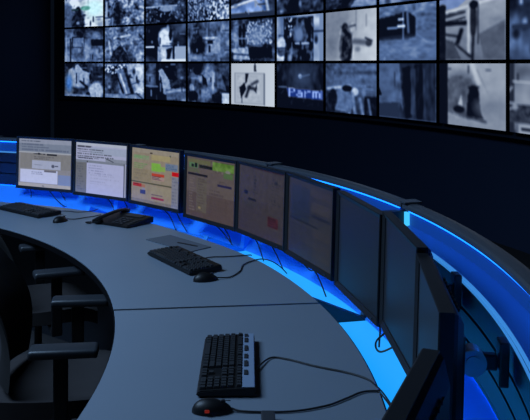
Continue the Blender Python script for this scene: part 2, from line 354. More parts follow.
BOT = [
 ('bottom row screen of a round pale machine beside a pale disc', 0,
  [('g', .3, .28), ('n', 0, 0, 1, 1, 8, 7, .2, 201.), ('p', [(.1, .2), (.35, .02), (.5, .22), (.7, .3), (.65, .5), (.1, .35)], .66), ('e', .38, .48, .28, .26, .66), ('r', .3, .3, .33, .6, .1), ('l', .42, .55, .6, .72, .03, .1), ('e', .68, .42, .03, .12, .1),
   ('e', .12, .6, .1, .3, (.25, .45, .75), .6), ('e', .82, .82, .19, .26, .72), ('e', .62, .92, .05, .06, .08), ('l', .05, .96, .62, .98, .03, .6), ('r', .75, .1, 1, .5, .22), ('n', 0, 0, 1, 1, 24, 18, .22, 202.)]),
 ('bottom row screen of pale draped cloth hanging over a dark edge', 0,
  [('g', .3, .36), ('p', [(.55, .02), (1, 0), (1, .95), (.75, .9)], .66), ('s', 0, .02, .55, .3, 18, .02, .85, 211.), ('p', [(.28, .2), (.5, .15), (.68, .9), (.4, .9)], .52), ('l', .52, .15, .72, .85, .04, .1), ('l', .3, .3, .48, .85, .025, .15), ('l', .4, .3, .58, .9, .02, .78),
   ('r', 0, .9, 1, 1, .55), ('n', 0, 0, 1, 1, 18, 14, .3, 212.)]),
 ('bottom row screen of a bent pale arm beside a dark post', 0,
  [('g', .2, .16), ('e', .15, .3, .15, .3, .45, .6), ('r', .27, 0, .34, .6, .05), ('p', [(.32, .2), (.42, .14), (.6, .45), (.64, .7), (.44, .7), (.4, .4)], .66), ('e', .55, .76, .14, .1, .62), ('p', [(.5, .72), (1, .62), (1, .95), (.55, 1)], .42), ('l', .55, .78, 1, .7, .03, .65),
   ('l', 0, .62, .3, .64, .02, .55), ('r', 0, .68, .45, 1, .1), ('n', 0, 0, 1, 1, 20, 16, .2, 222.)]),
 ('bottom row screen of a bright seated figure leaning on a pale pillow', 0,
  [('g', .2, .28), ('e', .2, .4, .14, .24, .62, .4), ('e', .25, .2, .1, .1, .1), ('e', .52, .3, .16, .32, .56, .4), ('p', [(.36, .3), (.46, .4), (.5, .6), (.38, .7)], .08), ('l', .64, .25, .62, .75, .03, .75), ('e', .45, .75, .26, .16, .55, .5), ('p', [(.7, .15), (.8, .2), (.95, .7), (.72, .6)], .4),
   ('p', [(.6, .8), (.78, .7), (.82, 1), (.6, 1)], .12), ('r', .84, .75, 1, 1, .78), ('e', .1, .65, .06, .12, .6), ('e', .12, .85, .14, .14, .1), ('n', 0, 0, 1, 1, 18, 14, .3, 232.)]),
 ('bottom row screen with a white board pinned with dark scribbled marks', 1,
  [('g', .82, .84), ('h', -.04, .02), ('r', .08, .22, .78, .98, .6), ('r', .1, .24, .76, .96, .74), ('p', [(.55, 0), (.58, 0), (.6, .2), (.54, .2)], .2), ('p', [(.34, .24), (.42, .24), (.38, .45), (.34, .5)], .15), ('p', [(.2, .58), (.32, .46), (.36, .62), (.24, .85), (.22, .75)], .1), ('l', .36, .8, .44, .55, .03, .2),
   ('l', .5, .5, .62, .42, .035, .3), ('l', .42, .58, .54, .6, .04, .25), ('p', [(.54, .64), (.62, .46), (.6, .72)], .25), ('l', .78, .24, .78, .98, .008, .3), ('l', .26, .8, .26, .95, .01, .25), ('n', .15, .3, .7, .9, 16, 14, .14, 241.)]),
 ('bottom row screen with glowing shop sign lettering in a dark street', 0,
  [('g', .17, .13), ('n', 0, 0, 1, .6, 9, 4, .18, 251.), ('e', .55, .3, .25, .3, .36, .9), ('e', .52, .28, .04, .05, .7), ('l', .5, .3, .72, .24, .012, .5), ('p', [(.22, .54), (1, .58), (1, .78), (.26, .74)], (.1, .2, .5))] + [
   ('n', .3, .75, 1, .95, 20, 10, .2, 252.)]),
 ('bottom row screen of a pale animal-like shape in grey water', 0,
  [('g', .42, .25), ('h', -.05, .05), ('n', 0, 0, 1, .2, 6, 14, .15, 261.), ('l', .2, .2, 1, .18, .03, .2), ('e', .55, .35, .5, .18, .5, .9), ('p', [(.18, .7), (.25, .52), (.45, .48), (.56, .75), (.52, 1), (.2, .95)], .5), ('l', .05, .52, .5, .45, .03, .72), ('e', .44, .5, .1, .06, .08), ('e', .6, .56, .07, .08, .75),
   ('l', .55, .6, .6, 1, .03, .55), ('l', .7, .7, .75, 1, .03, .55), ('e', .15, .72, .09, .2, .15), ('r', .78, .65, 1, 1, .16), ('l', .85, .7, .9, 1, .02, .5), ('n', 0, 0, 1, 1, 18, 16, .16, 262.)]),
 ('bottom row screen of two dark blurred uprights before a pale slope', 0,
  [('g', .46, .42), ('n', 0, 0, 1, 1, 6, 6, .12, 271.), ('p', [(.38, 0), (1, 0), (1, 1), (.46, 1)], .24), ('p', [(.42, .08), (.56, .05), (.6, .95), (.5, 1)], .12), ('p', [(.64, .02), (.78, .0), (.78, .95), (.68, .98)], .16), ('r', .58, .1, .66, .9, .3), ('p', [(0, .74), (.4, .7), (.48, 1), (0, 1)], .28), ('p', [(0, .45), (.05, .6), (.0, .6)], .05),
   ('l', .8, .1, .82, .95, .01, .32), ('n', .35, 0, 1, 1, 20, 6, .14, 272.)]),
 ('bottom row screen of a dark kneeling figure in a pale foggy yard', 1,
  [('g', .68, .6), ('r', 0, 0, .135, 1, .07), ('l', .03, .68, .05, .95, .02, .6), ('p', [(.14, .25), (.26, .2), (.52, .24), (.56, .62), (.5, .9), (.14, .8)], .42), ('e', .34, .35, .2, .2, .4, .6), ('n', .14, .2, .6, .9, 9, 8, .12, 281.), ('l', .52, 0, .62, .3, .035, .8), ('l', .6, .1, .75, .45, .012, .6), ('e', .55, .5, .08, .16, .14), ('e', .53, .4, .05, .05, .12), ('l', .47, .38, .62, .37, .012, .15),
   ('p', [(.46, .5), (.62, .45), (.66, .78), (.7, .86), (.44, .84)], .14), ('p', [(.3, .66), (.36, .5), (.38, .7)], .75), ('e', .32, .74, .09, .06, .14), ('e', .8, .68, .18, .12, .54, .9), ('l', .45, .85, .72, .9, .02, .3), ('n', 0, 0, 1, 1, 9, 9, .05, 282.), ('r', 0, 0, .13, 1, .07)]),
 ('bottom row screen of a pale shutter above a dark counter at the picture edge', 1,
  [('g', .66, .6), ('h', -.12, .1), ('r', 0, 0, .06, 1, .25), ('l', .05, .26, 1, .3, .012, .78), ('r', 0, .57, 1, .86, .3), ('n', 0, .57, 1, .86, 14, 12, .2, 291.), ('r', 0, .56, 1, .59, .6), ('r', .12, .88, .9, 1, .66), ('r', .16, .92, .9, .96, .1)]),
]
GLYPH = {'P': ["1110", "1001", "1001", "1110", "1000", "1000", "1000"],
         'a': ["0000", "0000", "0110", "0001", "0111", "1001", "0111"],
         'r': ["0000", "0000", "1011", "1100", "1000", "1000", "1000"],
         'm': ["00000", "00000", "11110", "10101", "10101", "10101", "10101"]}
def letters(word, x, y, w, h, val, gap=.25):
    ops = []
    for ch in word:
        g = GLYPH[ch]; n = len(g[0]); cw = w/4
        for j, r in enumerate(g):
            i = 0
            while i < n:
                if r[i] == '1':
                    k = i
                    while k < n and r[k] == '1': k += 1
                    ops.append(('r', x+i*cw, y+j*h/7, x+k*cw, y+(j+1)*h/7, val)); i = k
                else: i += 1
        x += n*cw+w*gap
    return ops
BOT[5][2].extend(letters('Parm', .27, .535, .135, .20, (.60, .72, .98)))
BOT[5][2].append(('r', .955, .56, .97, .76, (.60, .72, .98)))

def clutter(n, seed, amp):
    """small strokes and blobs: the fine detail of a surveillance picture"""
    rr = random.Random(seed); out = []
    for _ in range(n):
        x, y = rr.random(), rr.random(); L = rr.uniform(.05, .25); t = rr.choice((0, 0, PI/2, PI/2, rr.uniform(0, PI)))
        val = .42+rr.choice((-1, -1, 1))*amp*rr.uniform(.5, 1)
        if rr.random() < .7: out.append(('l', x, y, x+L*math.cos(t), y+L*math.sin(t), rr.uniform(.007, .018), val))
        else: out.append(('e', x, y, rr.uniform(.02, .06), rr.uniform(.03, .09), val, .5))
    return out

def wall_screen(row, c, spec):
    label, warm, ops = spec
    n, amp = {(2, 4): (0, 0), (2, 5): (5, .25), (2, 8): (4, .12), (1, 6): (4, .2), (1, 8): (5, .2), (1, 7): (6, .2), (2, 7): (8, .22), (2, 6): (12, .3)}.get((row, c), (22, .25))
    k = 1+(len(ops) > 4); ops = ops[:k]+clutter(n, row*31+c*7+5, amp)+ops[k:] if n < 22 else ops[:k]+[('n', 0, 0, 1, 1, 2.6, 2.2, .42, row*3.3+c*1.7)]+clutter(n//2, row*31+c*7+5, amp)+ops[k:]+clutter(n//2, row*17+c*3+2, amp)
    a0 = A0-DA*c-.0013; a1 = A0-DA*(c+1)+.0013
    z1 = ZB+T*(3-row)-.009; z0 = ZB+T*(2-row)+.009
    p0, p1 = ring(a0, WR, 0, (WX, WY)), ring(a1, WR, 0, (WX, WY))
    mid = (p0+p1)/2; d = (p1-p0).normalized(); n = Vector((-d.y, d.x, 0))    # n points away from the room
    if n.dot(mid-Vector((WX, WY, 0))) < 0: n = -n
    w = (p1-p0).length
    root = thing('video_wall_screen', label, 'screen', (mid.x, mid.y, z0), (0, 0, math.atan2(d.y, d.x)), 'screens of the curved video wall')
    bm = bmesh.new(); box(bm, (0, .055, (z1-z0)/2), (w, .085, z1-z0), .004)
    obj('housing', bm, M['black'], root)
    e = .008
    picture('picture', ops, 84, 60, lambda u, v: (-w/2+e+(w-2*e)*u, .0105, z1-z0-e-(z1-z0-2*e)*v), M['wallpic'], root,
            lambda cc: tone(cc, warm), blur=1)
for r, rowspec in enumerate((TOP, MID, BOT)):
    for c, spec in enumerate(rowspec): wall_screen(r, c, spec)

# ------------------------------------------------------------------ console modules
EDGES = [-.54, -.205, .243, .575, .905, 1.235, 1.565]
def module(t0, t1, label):
    r = thing('console_module', label, 'console', ring((t0+t1)/2, 3.97, 0), (0, 0, 0), 'console modules of the curved back')
    mid = r.location.copy()
    def part(name, bm, m, smooth=False):
        bmesh.ops.translate(bm, vec=-mid, verts=bm.verts)
        return obj(name, bm, m, r, smooth)
    g = .0012; a, b = t0+g, t1-g; n = max(8, int((t1-t0)*60))
    bm = bmesh.new(); sweep(bm, [(3.964, 0), (3.985, 0), (3.985, 1.052), (3.964, 1.052), (3.962, .996), (3.892, .984), (3.892, .976), (3.964, .984)], a, b, n); part('back_panel', bm, M['panel'])
    bm = bmesh.new()
    sweep(bm, [(3.948, 1.056), (3.948, 1.068), (3.954, 1.075), (3.968, 1.078), (3.990, 1.078), (4.000, 1.074), (4.004, 1.064), (4.004, 1.040), (3.998, 1.034), (3.986, 1.034), (3.986, 1.053), (3.952, 1.053)], a, b, n)
    cap = part('cap_rail', bm, M['cap'], True)
    bm = bmesh.new(); sweep(bm, [(3.957, 1.046), (3.963, 1.046), (3.963, 1.0525), (3.957, 1.0525)], t0+.012, t1-.012, n)
    part('led_strip', bm, M['led'])
    # slat rail: two aluminium lips with painted-on glow and a groove, grey slat panel below
    bm = bmesh.new(); sweep(bm, [(3.876, .980), (3.8805, .980), (3.8805, .986), (3.876, .986)], a, b, n); part('slat_rail', bm, M['rail_glow'], True)
    bm = bmesh.new(); sweep(bm, [(3.885, .980), (3.8912, .980), (3.8912, .988), (3.885, .988)], a, b, n); part('slat_rail', bm, M['rail_glow'], True)
    bm = bmesh.new()
    prof = [(3.905, .760), (3.905, .967), (3.8915, .967), (3.8915, .979), (3.875, .979)]
    z = .979
    for k in range(3):
        zb = z-.066
        prof += [(3.875, zb), (3.890, zb-.002), (3.890, zb-.008), (3.875, zb-.010)]; z = zb-.010
    prof += [(3.875, .760)]
    sweep(bm, prof, a, b, n); part('slat_panel', bm, M['slat'])
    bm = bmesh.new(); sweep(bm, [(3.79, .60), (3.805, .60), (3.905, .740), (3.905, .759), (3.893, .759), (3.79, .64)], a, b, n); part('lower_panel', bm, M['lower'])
    bm = bmesh.new(); sweep(bm, [(3.880, .7505), (3.892, .7505), (3.892, .7590), (3.880, .7590)], t0+.012, t1-.012, n); part('led_strip', bm, M['led_low'])
    bm = bmesh.new(); sweep(bm, [(3.48, .622), (3.788, .622), (3.788, .640), (3.48, .640)], t0+.010, t1-.010, n)
    lp = part('light_panel' if t0 < .5 else 'tray', bm, M['led_panel'] if t0 < .5 else M['lower'])  # far trays take the blue panel colour to look lit by the LEDs
    if t0 < .5: lp['label'] = 'glowing blue light panel in the trough'
    bm = bmesh.new(); sweep(bm, [(3.44, .56), (3.805, .56), (3.805, .600), (3.788, .62), (3.44, .62)], a, b, n); part('trough', bm, M['console'])
    bm = bmesh.new()
    plate(bm, [(3.42, 0), (3.963, 0), (3.963, 1.045), (3.855, 1.045), (3.855, .765), (3.80, .755), (3.785, .645), (3.575, .735), (3.56, .7083), (3.42, .7083)], t0, .036)
    part('bulkhead', bm, M['console'] if t0 < .5 else M['lower'])  # far bulkheads coloured blue, standing in for LED light on them
    # upright light at the end of the module, beside the bulkhead
    bm = bmesh.new(); sweep(bm, [(3.950, .985), (3.961, .990), (3.961, 1.044), (3.950, 1.044)], t1-.0122, t1-.0052, 2); part('end_light', bm, M['led_end'])
    # joint cap on top of the rail
    bm = bmesh.new(); sweep(bm, [(3.940, 1.0785), (4.012, 1.0785), (4.012, 1.085), (3.940, 1.085)], t1-.013, t1+.004, 2); part('joint_cap', bm, M['cap'])
    return r
for t0, t1, l in zip(EDGES, EDGES[1:], (
    'console back module nearest the camera behind the dark turned-away monitor',
    'console back module with the exposed slat rail, its glow painted on, right of the blank monitors',
    'console back module with the widest cyan trough behind the three brown-grey monitors',
    'console back module behind the colourful monitor with red tabs',
    'console back module behind the two pale document monitors',
    'console back module at the far left picture edge past all monitors')):
    module(t0, t1, l)

# ------------------------------------------------------------------ desk
RI = 2.84
RO_T = [(-.6, 3.61), (-.05, 3.615), (.2, 3.588), (.4, 3.565), (.58, 3.51), (.75, 3.49), (.93, 3.43), (1.06, 3.36), (1.4, 3.33)]
def RO(t):
    for (a, x), (b, y) in zip(RO_T, RO_T[1:]):
        if t <= b: return x+(y-x)*(t-a)/(b-a)
    return RO_T[-1][1]
def seam(R): return .240-.026*(R-2.85)/.73
def desk(label, f0, f1, n):
    root = thing('desk_section', label, 'desk', ring(.5*(f0(3)+f1(3)), 3.2, 0), (0, 0, 0), 'sections of the curved grey worktop')
    o = root.location.copy()
    def slab(prof, m, name):
        bm = bmesh.new(); rows = []
        for i in range(n+1):
            s = i/n; row = []
            for R, z in prof:
                Rn = R if not callable(R) else R(f0(3.5)+(f1(3.5)-f0(3.5))*s)
                t = f0(Rn)+(f1(Rn)-f0(Rn))*s
                row.append(bm.verts.new(ring(t, Rn, z)-o))
            rows.append(row)
        k = len(prof)
        for a, b in zip(rows, rows[1:]):
            for j in range(k): bm.faces.new((a[j], a[(j+1) % k], b[(j+1) % k], b[j]))
        bm.faces.new(rows[0]); bm.faces.new(rows[-1][::-1])
        return obj(name, bm, m, root, True, .4)
    R1 = lambda t: RO(t); R2 = lambda t: RO(t)-.003
    slab([(RI+.0035, .7385), (RI+.005, .7400), (lambda t: RO(t)-.006, .7400), (lambda t: RO(t)-.003, .7365), (lambda t: RO(t)-.003, .7085), (RI+.0035, .7085)], M['desk'], 'worktop')
    slab([(RI, .7095), (RI, .735), (RI+.0034, .735), (RI+.0034, .7095)], M['desk_edge'], 'edge_band')
    slab([(lambda t: RO(t)-.0028, .7095), (lambda t: RO(t)-.0028, .735), (RO, .735), (RO, .7095)], M['desk_edge'], 'edge_band')
    o_ = slab([(3.331, .648), (3.331, .700), (3.336, .700), (3.336, .648)], M['led_low'], 'led_strip'); o_['label'] = 'added hidden blue light strip under the rear of the worktop'  # unseen strip added to brighten the lower console panel
    slab([(3.30, 0), (3.30, .708), (3.33, .708), (3.33, 0)], M['console'], 'support_panel')
    return root
desk('near section of grey worktop carrying the silver-edged keyboard', lambda R: -.52, lambda R: seam(R)-.009/R, 40)
desk('long far section of grey worktop carrying the desk phone', lambda R: seam(R)+.009/R, lambda R: 1.35, 60)

# ------------------------------------------------------------------ monitors
MW, MH = .467, .325            # picture area
def rows_ui(x0, y0, x1, y1, n, val, seed):
    return [('t', x0, y0, x1, y1, (y1-y0)/n, val, seed, .25)]
S1 = [('r', 0, 0, 1, 1, (.50, .50, .53)), ('r', 0, 0, 1, .09, (.53, .56, .64)), ('t', .03, .03, .7, .09, .06, (.3, .33, .4), 1., .1), ('r', 0, .09, 1, .27, (.45, .49, .57)),
      ('t', .05, .1, .95, .27, .055, (.34, .38, .47), 2., .3), ('l', 0, .28, 1, .28, .008, (.66, .69, .74)), ('r', .03, .31, 1, .62, (.47, .47, .48)), ('t', .28, .3, .75, .36, .05, (.12, .13, .16), 3., .1),
      ('e', .39, .305, .03, .02, (.08, .09, .12)), ('r', .54, .30, .73, .325, (.12, .13, .16)), ('t', .3, .36, .8, .44, .04, (.36, .36, .38), 4., .2), ('r', .26, .44, .8, .62, (.60, .63, .73)), ('t', .3, .53, .6, .57, .04, (.42, .44, .52), 5., .3),
      ('e', .66, .55, .03, .035, (.3, .32, .4)), ('r', .7, .53, .76, .56, (.3, .32, .4)), ('r', .03, .65, .75, .915, (.70, .73, .86)), ('t', .25, .68, .6, .74, .04, (.5, .53, .66), 6., .1), ('r', .5, .64, .72, .68, (.38, .38, .42)),
      ('r', .76, .72, 1, .93, (.44, .50, .66)), ('r', 0, .93, 1, 1, (.62, .61, .60)), ('n', 0, 0, 1, 1, 30, 20, .03, 7.), ('e', .48, .975, .02, .012, (.2, .2, .2))]
S2 = [('r', 0, 0, 1, 1, (.62, .64, .76)), ('r', 0, 0, 1, .06, (.66, .69, .76)), ('t', .02, .06, .5, .12, .06, (.2, .21, .26), 11., .3), ('r', .3, .08, 1, .22, (.58, .62, .72)), ('t', .02, .12, .95, .3, .045, (.30, .32, .38), 12., .2),
      ('t', .05, .29, .6, .34, .05, (.08, .09, .13), 13., .1), ('r', .6, .28, 1, .34, (.5, .53, .6)), ('l', .6, .28, .75, .34, .008, (.2, .22, .28)), ('r', 0, .34, 1, .4, (.45, .48, .54)), ('r', .22, .36, .245, .4, (.1, .1, .14)),
      ('r', 0, .40, .22, 1, (.40, .41, .43)), ('t', .02, .42, .2, .95, .05, (.32, .33, .36), 14., .1), ('r', .22, .40, .95, 1, (.64, .66, .80)), ('t', .26, .43, .75, .6, .05, (.52, .54, .68), 15., .1), ('t', .3, .62, .9, .8, .06, (.58, .6, .73), 16., .05),
      ('r', .95, .36, .965, 1, (.25, .27, .33)), ('r', .965, .36, 1, 1, (.58, .6, .68)), ('n', 0, 0, 1, 1, 30, 20, .025, 17.)]
S3 = [('r', 0, 0, 1, 1, (.54, .50, .44)), ('r', 0, 0, 1, .08, (.56, .53, .48)), ('e', .42, .07, .03, .012, (.15, .12, .12)), ('e', .82, .09, .015, .025, (.25, .3, .3)), ('r', .03, .13, .38, .2, (.50, .54, .44)), ('t', .04, .13, .4, .19, .03, (.35, .6, .35), 21., .1), ('r', .42, .1, .82, .19, (.6, .56, .42)),
      ('t', .05, .28, .42, .38, .035, (.28, .58, .26), 22., .4), ('r', .43, .24, .62, .39, (.46, .66, .26)), ('r', .62, .3, .72, .38, (.5, .62, .3)), ('r', .72, .22, .98, .34, (.42, .47, .56)), ('t', .74, .24, .96, .34, .03, (.25, .36, .5), 28., .2), ('r', .02, .38, .42, .6, (.52, .48, .40)), ('t', .04, .4, .38, .6, .05, (.44, .42, .36), 23., .1),
      ('r', .44, .43, .7, .475, (.68, .24, .16)), ('r', .44, .49, .7, .56, (.62, .52, .5)), ('t', .45, .48, .69, .56, .027, (.15, .1, .2), 24., .5), ('r', .86, .36, 1, .43, (.72, .04, .06)), ('r', .86, .44, 1, 1, (.47, .48, .54)), ('t', .87, .46, .99, .98, .06, (.38, .4, .48), 25., .2),
      ('r', 0, .615, .86, .645, (.30, .30, .24)), ('r', .03, .66, .22, .715, (.62, .15, .04)), ('t', .05, .67, .22, .71, .03, (.25, .05, .03), 26., .4), ('r', .22, .67, .3, .72, (.6, .42, .34)), ('r', .2, .77, .31, .84, (.2, .22, .42)), ('r', .24, .73, .3, .77, (.5, .5, .6)), ('r', .44, .68, .84, .8, (.55, .52, .45)),
      ('r', .44, .815, .68, .835, (.3, .2, .34)), ('r', .44, .87, .7, .90, (.52, .12, .22)), ('r', 0, .95, .86, 1, (.45, .42, .36)), ('n', 0, 0, 1, 1, 28, 22, .05, 27.)]
S4 = [('g', .375, .27), ('r', 0, 0, 1, 1, (.375, .335, .325)), ('r', 0, .6, 1, 1, (.33, .28, .275)), ('r', .55, .03, .98, .17, (.38, .52, .22)), ('n', .5, .02, 1, .2, 20, 16, .2, 31.), ('r', .02, .03, .5, .1, (.40, .40, .28)), ('r', .04, .1, .24, .18, (.34, .46, .32)), ('r', .1, .115, .15, .165, (.08, .09, .08)), ('r', .17, .1, .22, .17, (.08, .1, .08)),
      ('r', .27, .115, .55, .165, (.07, .07, .07)), ('t', .27, .11, .55, .17, .03, (.2, .22, .18), 32., .2), ('r', .02, .2, .28, .26, (.36, .37, .3)), ('r', .78, .18, .96, .27, (.32, .42, .26)), ('e', .86, .16, .05, .025, (.5, .5, .48)), ('r', .02, .275, .45, .305, (.10, .09, .11)), ('r', .66, .385, .94, .415, (.14, .13, .28)), ('t', .7, .33, .9, .37, .03, (.28, .24, .24), 33., .1),
      ('r', .22, .33, .44, .9, (.37, .345, .31)), ('t', .06, .34, .2, .9, .045, (.44, .40, .38), 34., .3), ('t', .24, .34, .44, .9, .045, (.32, .28, .26), 35., .3), ('e', .29, .84, .03, .02, (.55, .5, .36)), ('t', .5, .5, .9, .9, .05, (.30, .26, .26), 36., .1), ('n', 0, 0, 1, 1, 26, 20, .035, 37.)]
S5 = [('r', 0, 0, 1, 1, (.245, .222, .230)), ('r', 0, .5, 1, 1, (.232, .206, .212)), ('r', .3, .0, 1, .02, (.2, .12, .12)), ('e', .17, .4, .05, .03, (.07, .08, .11)), ('r', .22, .47, .4, .50, (.09, .09, .11)), ('t', .33, .12, .45, .38, .05, (.12, .13, .17), 41., .1), ('t', .74, .1, .96, .48, .05, (.13, .14, .18), 42., .0), ('e', .83, .15, .04, .015, (.12, .13, .2)),
      ('t', .1, .52, .6, .62, .03, (.21, .21, .18), 43., .3), ('r', .67, .66, .89, .8, (.26, .10, .11)), ('t', .68, .67, .88, .8, .035, (.16, .07, .09), 44., .5), ('n', 0, 0, 1, 1, 24, 20, .05, 45.), ('t', .05, .66, .5, .95, .06, (.20, .18, .17), 46., .0)]
S6 = [('r', 0, 0, 1, 1, (.162, .155, .162)), ('r', .08, .08, .5, .52, (.12, .135, .165)), ('r', .52, .06, .95, .16, (.19, .175, .175)), ('r', .56, .22, .94, .34, (.20, .185, .18)), ('r', .56, .38, .95, .42, (.10, .10, .12)), ('r', .04, .52, .7, .545, (.09, .09, .11)), ('r', .58, .56, .95, .66, (.185, .17, .165)), ('r', .6, .72, .95, .8, (.18, .165, .16)),
      ('t', .08, .6, .5, .95, .05, (.13, .125, .13), 51., .1), ('r', .6, .86, .95, .92, (.185, .17, .16)), ('n', 0, 0, 1, 1, 16, 14, .03, 52.)]

def make_monitor(label, loc, a, ops=None, tilt=-.03, gain=1., cords=()):
    root = thing('monitor', label, 'monitor', loc, (tilt, 0, a-PI/2), 'monitors along the curved console')
    bx, bt, bb = .019, .016, .020
    w, h = MW/2, MH/2
    bm = bmesh.new()          # bezel: a bevelled frame around the picture
    out = [(-w-bx, -h-bb), (w+bx, -h-bb), (w+bx, h+bt), (-w-bx, h+bt)]
    inn = [(-w, -h), (w, -h), (w, h), (-w, h)]
    def loop(pts, y): return [bm.verts.new((x, y, z)) for x, z in pts]
    O0, I0, O1, I1 = loop(out, -.010), loop(inn, -.006), loop(out, .018), loop(inn, .004)
    shr = [(x*.992, z*.992) for x, z in out]; O00 = loop(shr, -.013)
    for A, B in ((O00, I0), (O0, O00), (O1, O0), (I0, I1)):
        for i in range(4): bm.faces.new((A[i], A[(i+1) % 4], B[(i+1) % 4], B[i]))
    bm.faces.new(O1)
    obj('bezel', bm, M['bezel'], root)
    bm = bmesh.new()          # back shell with a stepped, tapering bulge
    def ringv(s, y, zoff=0): return [bm.verts.new((x*s, y, z*s+zoff)) for x, z in out]
    L = [ringv(.985, .0185), ringv(.955, .027), ringv(.80, .044), ringv(.55, .052), ringv(.50, .060)]
    for A, B in zip(L, L[1:]):
        for i in range(4): bm.faces.new((A[i], A[(i+1) % 4], B[(i+1) % 4], B[i]))
    bm.faces.new(L[0][::-1]); bm.faces.new(L[-1])
    bk = obj('back_shell', bm, M['black'], root)
    bm = bmesh.new()
    for k in range(9): box(bm, ((k-4)*.03, .0445, .148), (.018, .004, .006))
    obj('vent', bm, M['cord'], bk)
    if ops:
        picture('screen', ops, 110, 80, lambda u, v: (-w+2*w*u, -.0035, h-2*h*v), M['lcd'], root, lambda c: c*gain)
    else:
        bm = bmesh.new(); q = [bm.verts.new((x, -.0035, z)) for x, z in inn]; bm.faces.new(q)
        s = obj('screen', bm, M['off'], root); s['label'] = 'blank dark screen reflecting blue'
    bm = bmesh.new(); box(bm, (w*.82, -.0128, -h-.010), (.012, .002, .004)); obj('power_button', bm, M['darkkey'], root)
    # arm: plate, short bar, round joint, bar to the rail
    bm = bmesh.new()
    box(bm, (0, .066, 0), (.1, .010, .1), .002); cyl(bm, (0, .07, 0), (0, .088, 0), .018)
    box(bm, (0, .123, 0), (.03, .055, .035), .006)
    arm_o = obj('mount_arm', bm, M['console'], root)
    bm = bmesh.new(); cyl(bm, (-.024, .095, 0), (.024, .095, 0), .030, n=28); cyl(bm, (-.028, .095, 0), (.028, .095, 0), .017, n=20)
    obj('joint', bm, M['alu'], arm_o, True)
    bm = bmesh.new(); box(bm, (0, .163, .0), (.05, .022, .10), .004); obj('rail_clamp', bm, M['console'], arm_o)
    for i, pts in enumerate(cords):
        bm = bmesh.new(); tube(bm, pts, .0032, 6); obj('cord', bm, M['cord'], root)
    return root

TH = [1.053, .912, .771, .620, .478, .336, .190, .050]
XY = [(-1.505, 5.545, 1.095), (-1.058, 5.227, .950), (-.659, 4.855, .772), (-.296, 4.376, .650), (-.020, 3.923, .488), (.187, 3.400, .345), (.329, 2.857, .189), (.392, 2.352, .030)]
LAB = ['leftmost lit monitor showing grey dialog boxes over a form',
       'monitor with a white document page and grey side column',
       'monitor with green, orange and red tabs on a beige form',
       'monitor with a green banner and dark heading on mauve page',
       'dim brown-grey monitor with one small dark red block',
       'dim monitor with dark window blocks, last lit before the blank ones',
       'blank dark monitor beside the dim lit one, faint blue reflection',
       'second blank dark monitor, blue glow across its narrow screen']
OPS = [S1, S2, S3, S4, S5, S6, None, None]
random.seed(3)
CORDS = [
 [[(-.16, .03, -.17), (-.165, .05, -.23), (-.16, .04, -.30)], [(.0, .03, -.17), (.06, .04, -.235), (.16, .0, -.27), (.24, -.05, -.268)], [(.10, .03, -.17), (.13, .05, -.23), (.19, .03, -.29)]],
 [[(.02, .03, -.17), (.07, .04, -.23), (.12, .03, -.30)], [(.17, .03, -.17), (.2, .05, -.24), (.22, .03, -.30)]],
 [[(.02, .03, -.17), (.1, .045, -.23), (.18, .03, -.30)], [(.16, .03, -.17), (.2, .045, -.24), (.28, .03, -.29)]],
 [[(-.05, .03, -.17), (.06, .045, -.22), (.2, .03, -.28)], [(.06, .03, -.17), (.12, .045, -.23), (.18, .03, -.29)]],
 [[(-.18, .03, -.17), (-.12, .05, -.22), (-.03, .04, -.29)], [(.02, .03, -.17), (.08, .045, -.23), (.18, .03, -.28)]],
 [[(-.1, .03, -.17), (.0, .045, -.23), (.12, .03, -.28)], [(-.2, .03, -.17), (-.17, .05, -.215), (-.08, .05, -.225), (.02, .03, -.18)]],
 [[(.05, .03, -.17), (.1, .05, -.22), (.16, .03, -.28)]],
 [[(-.2, .03, -.17), (-.19, -.03, -.215), (-.12, -.03, -.225), (-.08, .03, -.18)]]]
MZ = [-.521, -.519, -.518, -.519, -.512, -.503, -.502, -.492]
GAIN = [.98, .97, .94, .86, .86, .9, 1, 1]
for (x, y, a), l, op, cd, mz, gn in zip(XY, LAB, OPS, CORDS, MZ, GAIN):
    make_monitor(l, (x, y, 1.4555+mz), a, op, gain=gn, cords=cd)
make_monitor('third blank monitor, seen nearly edge-on, its side facing the camera', (.373, 1.843, .9505), -.095, None, cords=[])
make_monitor('monitor turned away at the bottom edge, black back to the camera', (.186, 1.165, .9475), -.375, None, cords=[])

